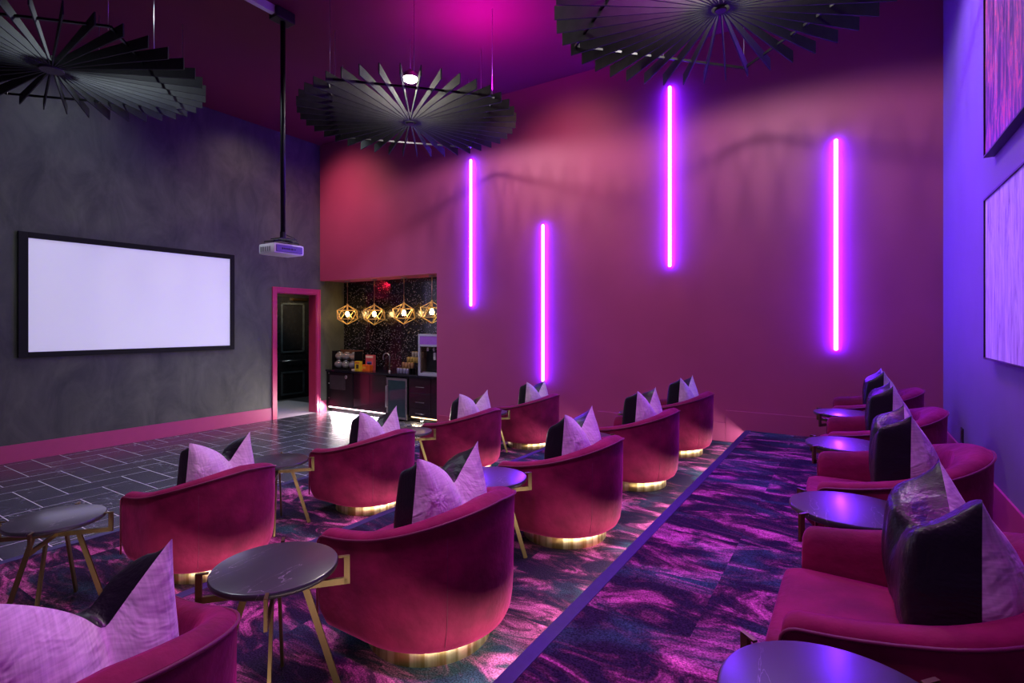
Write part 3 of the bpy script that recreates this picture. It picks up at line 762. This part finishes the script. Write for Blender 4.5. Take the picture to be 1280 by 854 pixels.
box('slab', WA+7.9+.005, 1.795, CF-.045, AY-.005, .88, .92, M['counter'], ct, bev=.004)
box('backsplash', WA+7.9+.005, 1.795, AY-.02, AY-.004, .92, 1.0, M['counter'], ct)
# toe-kick lighting
tk = struct(box('trim_3', WA+.01, -6.11, CF+.07, CF+.09, 0, .11, M['black']))
def strip(name, x0, x1, m, label):
    o = box(name, x0, x1, CF+.005, CF+.02, .092, .104, m); return tag(o, label, 'light strip')
strip('light_strip', WA+.06, -7.95, emis('pink_white_led', (1, .62, .66), 14), 'pinkish white light strip under the left bar cabinets')
strip('light_strip', -7.24, -6.3, emis('warm_led', (1, .55, .25), 6), 'warm light strip under the drawer cabinet of the bar')
area('toe_light', ((WA-7.95)/2+.12, CF-.0, .10), ((WA-7.95)/2+.12, CF-.25, -.05), 1.70, 90, (1, .84, .84), sy=.015)
area('toe_light', (-6.75, CF, .10), (-6.75, CF-.25, -.05), .9, 4, (1, .75, .5), sy=.015)
pk = thing('floor_spotlight', 'small bright white spotlight at the floor under the bar drawers', 'spotlight', (-6.93, CF-.03, 0))
lathe('housing', [(0, .055), (.035, .055), (.04, .07), (.04, .10), (0, .11)], M['steel'], pk, 16)
lathe('lens', [(0, .040), (.022, .045), (.03, .055), (0, .055)], M['lamp_white'], pk, 16)
# faucet
fa = thing('bar_faucet', 'steel gooseneck faucet on the black bar counter', 'faucet', (-8.12, 7.97, .92))
arc = [(0, 0, .02), (0, 0, .28)] + [(-.085+.085*math.cos(PI*k/10), -.02*k/10, .30+.085*math.sin(PI*k/10)) for k in range(11)] + [(-.17, -.02, .24)]
tube('spout', arc, .012, M['steel'], fa, 10)
lathe('base', [(0, 0), (.03, 0), (.03, .012), (.02, .03), (0, .03)], M['steel'], fa, 18)
tube('lever', [(.01, 0, .10), (.06, -.01, .13)], .008, M['steel'], fa, 8)
# globe jars in their rack
rk = thing('jar_rack', 'black two tier rack holding six round candy jars', 'rack', (-9.38, 7.92, .92))
b = bmesh.new()
add_box(b, -.37, .37, -.10, .12, 0, .018); add_box(b, -.37, .37, -.03, .12, .185, .20); add_box(b, -.37, -.355, -.10, .12, .018, .40); add_box(b, .355, .37, -.10, .12, .018, .40)
finish(b, 'frame', M['black_metal'], rk)
box('back_panel', -.37, .37, .12, .13, 0, .42, mat('warm_brown_board', (.14, .06, .03), .4, noise_amt=.3), rk)
jar_cols = [(.20, .12, .10), (.30, .24, .2), (.5, .2, .06), (.14, .14, .35), (.25, .2, .18), (.22, .1, .45)]
M['jar_shell'] = mat('clear_jar_plastic', (.7, .7, .74), .08, trans=.75, noise_amt=.02)
rowl = {0: 'lower', 1: 'upper'}; coln = ('left', 'middle', 'right')
k = 0
for r_ in (1, 0):
    for c_ in range(3):
        j = thing('candy_jar', 'round candy jar, %s of the %s tier in the jar rack' % (coln[c_], rowl[r_]), 'jar', (-9.38-.235+.235*c_, 7.90+.02*r_, .92+(.20 if r_ else .018)), 0, 'candy jars in the rack')
        lathe('globe', [(0, .0), (.05, .002), (.085, .03), (.10, .08), (.088, .13), (.05, .16), (.045, .165)], M['jar_shell'], j, 20)
        lathe('candy', [(0, .006), (.048, .008), (.078, .035), (.088, .075), (.06, .095), (0, .10)], mat('candy_fill', jar_cols[k], .5, noise_amt=.6, noise_scale=60), j, 16)
        lathe('lid', [(0, .178), (.046, .178), (.05, .172), (.05, .158), (0, .158)], M['steel'], j, 16)
        k += 1
# boxes
def carton(name, label, loc, sx, sy, sz, col, marks, rz=0):
    t = thing(name, label, 'box', loc, rz)
    box('carton', -sx/2, sx/2, -sy/2, sy/2, 0, sz, mat(name+'_card', col, .5, noise_amt=.08), t, bev=.003)
    for (a, b_, c_, d_, mc) in marks:
        box('printed_panel', a, b_, -sy/2-.003, -sy/2+.001, c_, d_, mat(name+'_print', mc, .5, noise_amt=.05), t)
carton('snack_box', 'tall pink snack box with pale top band behind the orange box', (-8.70, 7.98, .92), .24, .07, .33, (.55, .08, .10), [(-.11, .11, .27, .315, (.75, .6, .5)), (-.07, .07, .11, .19, (.10, .12, .45)), (-.05, .05, .135, .165, (.8, .75, .8))])
carton('orange_box', 'orange box lying beside the tall pink snack box', (-8.68, 7.87, .92), .24, .09, .13, (.75, .12, .01), [(-.09, .0, .04, .09, (.8, .35, .05))])
carton('yellow_box', 'small yellow box with a dark round print, front of the counter boxes', (-8.86, 7.79, .92), .16, .07, .20, (.70, .50, .02), [(-.03, .04, .05, .13, (.06, .04, .02)), (-.07, .07, .155, .185, (.5, .12, .03))])
t = tag(box('folded_card', -9.02, -8.94, 7.74, 7.80, .92, .955, mat('buff_card', (.5, .42, .35), .7, noise_amt=.1), bev=.002), 'small buff card lying left of the yellow box', 'card')
# tiered can rack
cr_ = thing('can_rack', 'black stepped rack holding rows of drink cans', 'rack', (-7.42, 7.86, .92))
tx = [(-.10, -.12), (-.05, -.03), (.0, .06), (.05, .15)]
b = bmesh.new()
for q, (ox, oy) in enumerate(tx):
    z_ = .006+.105*q
    add_box(b, ox-.17, ox+.17, oy-.045, oy+.045, z_-.006, z_)
    add_box(b, ox-.17, ox-.16, oy-.04, oy+.04, 0, z_); add_box(b, ox+.16, ox+.17, oy-.04, oy+.04, 0, z_)
finish(b, 'frame', M['black_metal'], cr_)
can0 = {}
cans = [((.30, .28, .42), 'pale lilac'), ((.36, .20, .10), 'amber'), ((.45, .33, .10), 'yellow'), ((.36, .33, .32), 'cream')]
tn = ['lowest', 'second lowest', 'second highest', 'highest']
for q, (ox, oy) in enumerate(tx):
    col, cn = cans[q]
    src = None
    for k in range(4):
        loc = (-7.42+ox-.12+.08*k, 7.86+oy, .92+.006+.105*q)
        if src is None:
            src = thing('drink_can', '%s drink can on the %s step of the can rack, leftmost' % (cn, tn[q]), 'can', loc, 0, 'cans on the %s step of the rack' % tn[q])
            lathe('can_body', [(0, 0), (.026, 0), (.032, .008), (.032, .098), (.026, .108), (0, .108)], mat('can_print', col, .3, metal=.4, noise_amt=.35, noise_scale=25), src, 16)
            lathe('can_lid', [(.026, .108), (.027, .112), (.024, .110), (0, .109)], mat('can_lid_gold', (.8, .5, .2), .3, metal=.8, noise_amt=.1), src, 16)
        else: dup(src, loc, None, '%s drink can on the %s step of the can rack, %s' % (cn, tn[q], ('', 'second from left', 'third from left', 'rightmost')[k]))
# drinks machine at the right end
mc = thing('drinks_machine', 'tall countertop drinks machine with pale frame and violet top panel', 'machine', (-6.78, 7.85, .92))
box('back_panel', -.28, .42, .18, .20, 0, .78, M['black'], mc)
b = bmesh.new()
for q in ((-.28, -.24, -.17, -.13, 0, .80), (.38, .42, -.17, -.13, 0, .80), (-.24, .38, -.17, -.13, .0, .05), (-.24, .38, -.17, -.13, .56, .60), (-.24, .38, -.17, -.13, .76, .80), (-.28, -.26, -.13, .20, .77, .80), (-.28, -.26, -.13, .20, 0, .03)): add_box(b, *q, bev=.004)
finish(b, 'frame', mat('pale_blue_metal', (.50, .50, .66), .3, metal=.3, noise_amt=.05), mc)
box('sign_panel', -.24, .38, -.16, -.12, .60, .76, mat('violet_sign', (.16, .05, .30), .35, noise_amt=.15, emit=(.3, .08, .6), estr=.25), mc)
box('side_pane', -.275, -.268, -.13, .18, .04, .76, mat('amber_glass', (.45, .36, .30), .08, trans=.8, noise_amt=.02), mc)
box('tank', -.20, .34, -.02, .16, .08, .50, M['black_metal'], mc, bev=.01)
for a in (-.12, .04, .20):
    lathe('dispense_tap', [(0, 0), (.018, 0), (.022, .04), (.012, .07), (0, .07)], M['white_plastic'], mc, 12, c=(a, -.07, .47))
box('cup_holder', .0, .06, -.05, -.02, .30, .44, M['white_plastic'], mc, bev=.01)
box('drip_tray', -.22, .36, -.12, .0, .045, .07, M['steel'], mc, bev=.004)
# geodesic pendants over the bar
def pendant(x, y, zb, label):
    t = thing('geometric_pendant', label, 'pendant lamp', (x, y, AZ), 0, 'geodesic gold pendants over the bar')
    dz = zb-AZ-.02
    lathe('canopy', [(0, 0), (.06, 0), (.06, -.02), (0, -.025)], M['steel'], t, 20)
    # short chain then rod
    for k in range(3):
        pts = [(.012*math.cos(2*PI*q/8)*(1 if k % 2 else 0), .012*math.cos(2*PI*q/8)*(0 if k % 2 else 1), -.045-.034*k+.02*math.sin(2*PI*q/8)) for q in range(8)]
        tube('chain_link', pts, .003, M['gold_wire'], t, 5, closed=True)
    tube('rod', [(0, 0, -.13), (0, 0, dz+.22)], .006, mat('rose_rod', (.5, .25, .2), .3, metal=.8, noise_amt=.05), t, 6)
    lathe('socket', [(0, dz+.22), (.018, dz+.22), (.02, dz+.05), (0, dz+.05)], M['gold_wire'], t, 12)
    lathe('bulb', [(0, dz+.055), (.018, dz+.05), (.040, dz+.01), (.045, dz-.02), (.03, dz-.055), (0, dz-.065)], M['bulb'], t, 16)
    b = bmesh.new(); bmesh.ops.create_icosphere(b, subdivisions=1, radius=1)
    # keep the icosahedron upright: vertex at top; squashed a little
    vs = [Vector((v.co.x*.25, v.co.y*.25, v.co.z*.215)) for v in b.verts]; es = [(e.verts[0].index, e.verts[1].index) for e in b.edges] if True else []
    b.verts.index_update(); es = [(e.verts[0].index, e.verts[1].index) for e in b.edges]; b.free()
    b = bmesh.new()
    for i, j in es: add_tube(b, [vs[i]+Vector((0, 0, dz-.02)), vs[j]+Vector((0, 0, dz-.02))], .0085, 6)
    finish(b, 'cage', M['gold_wire'], t)
    l = bpy.data.lights.new('bulb_light', 'POINT'); l.energy = 7; l.color = (1, .60, .28); l.shadow_soft_size = .045
    lo = bpy.data.objects.new('bulb_light', l); COL.objects.link(lo); lo.location = (x, y, zb-.02)
for x, z_, lb in ((-9.34, 2.16, 'gold geodesic wire pendant at the left end over the bar'), (-8.50, 2.15, 'second gold geodesic wire pendant from the left over the bar'),
                  (-7.645, 2.165, 'third gold geodesic wire pendant from the left over the bar'), (-6.90, 2.18, 'gold geodesic wire pendant at the right, half hidden by the wall')):
    pendant(x, 7.90, z_, lb)
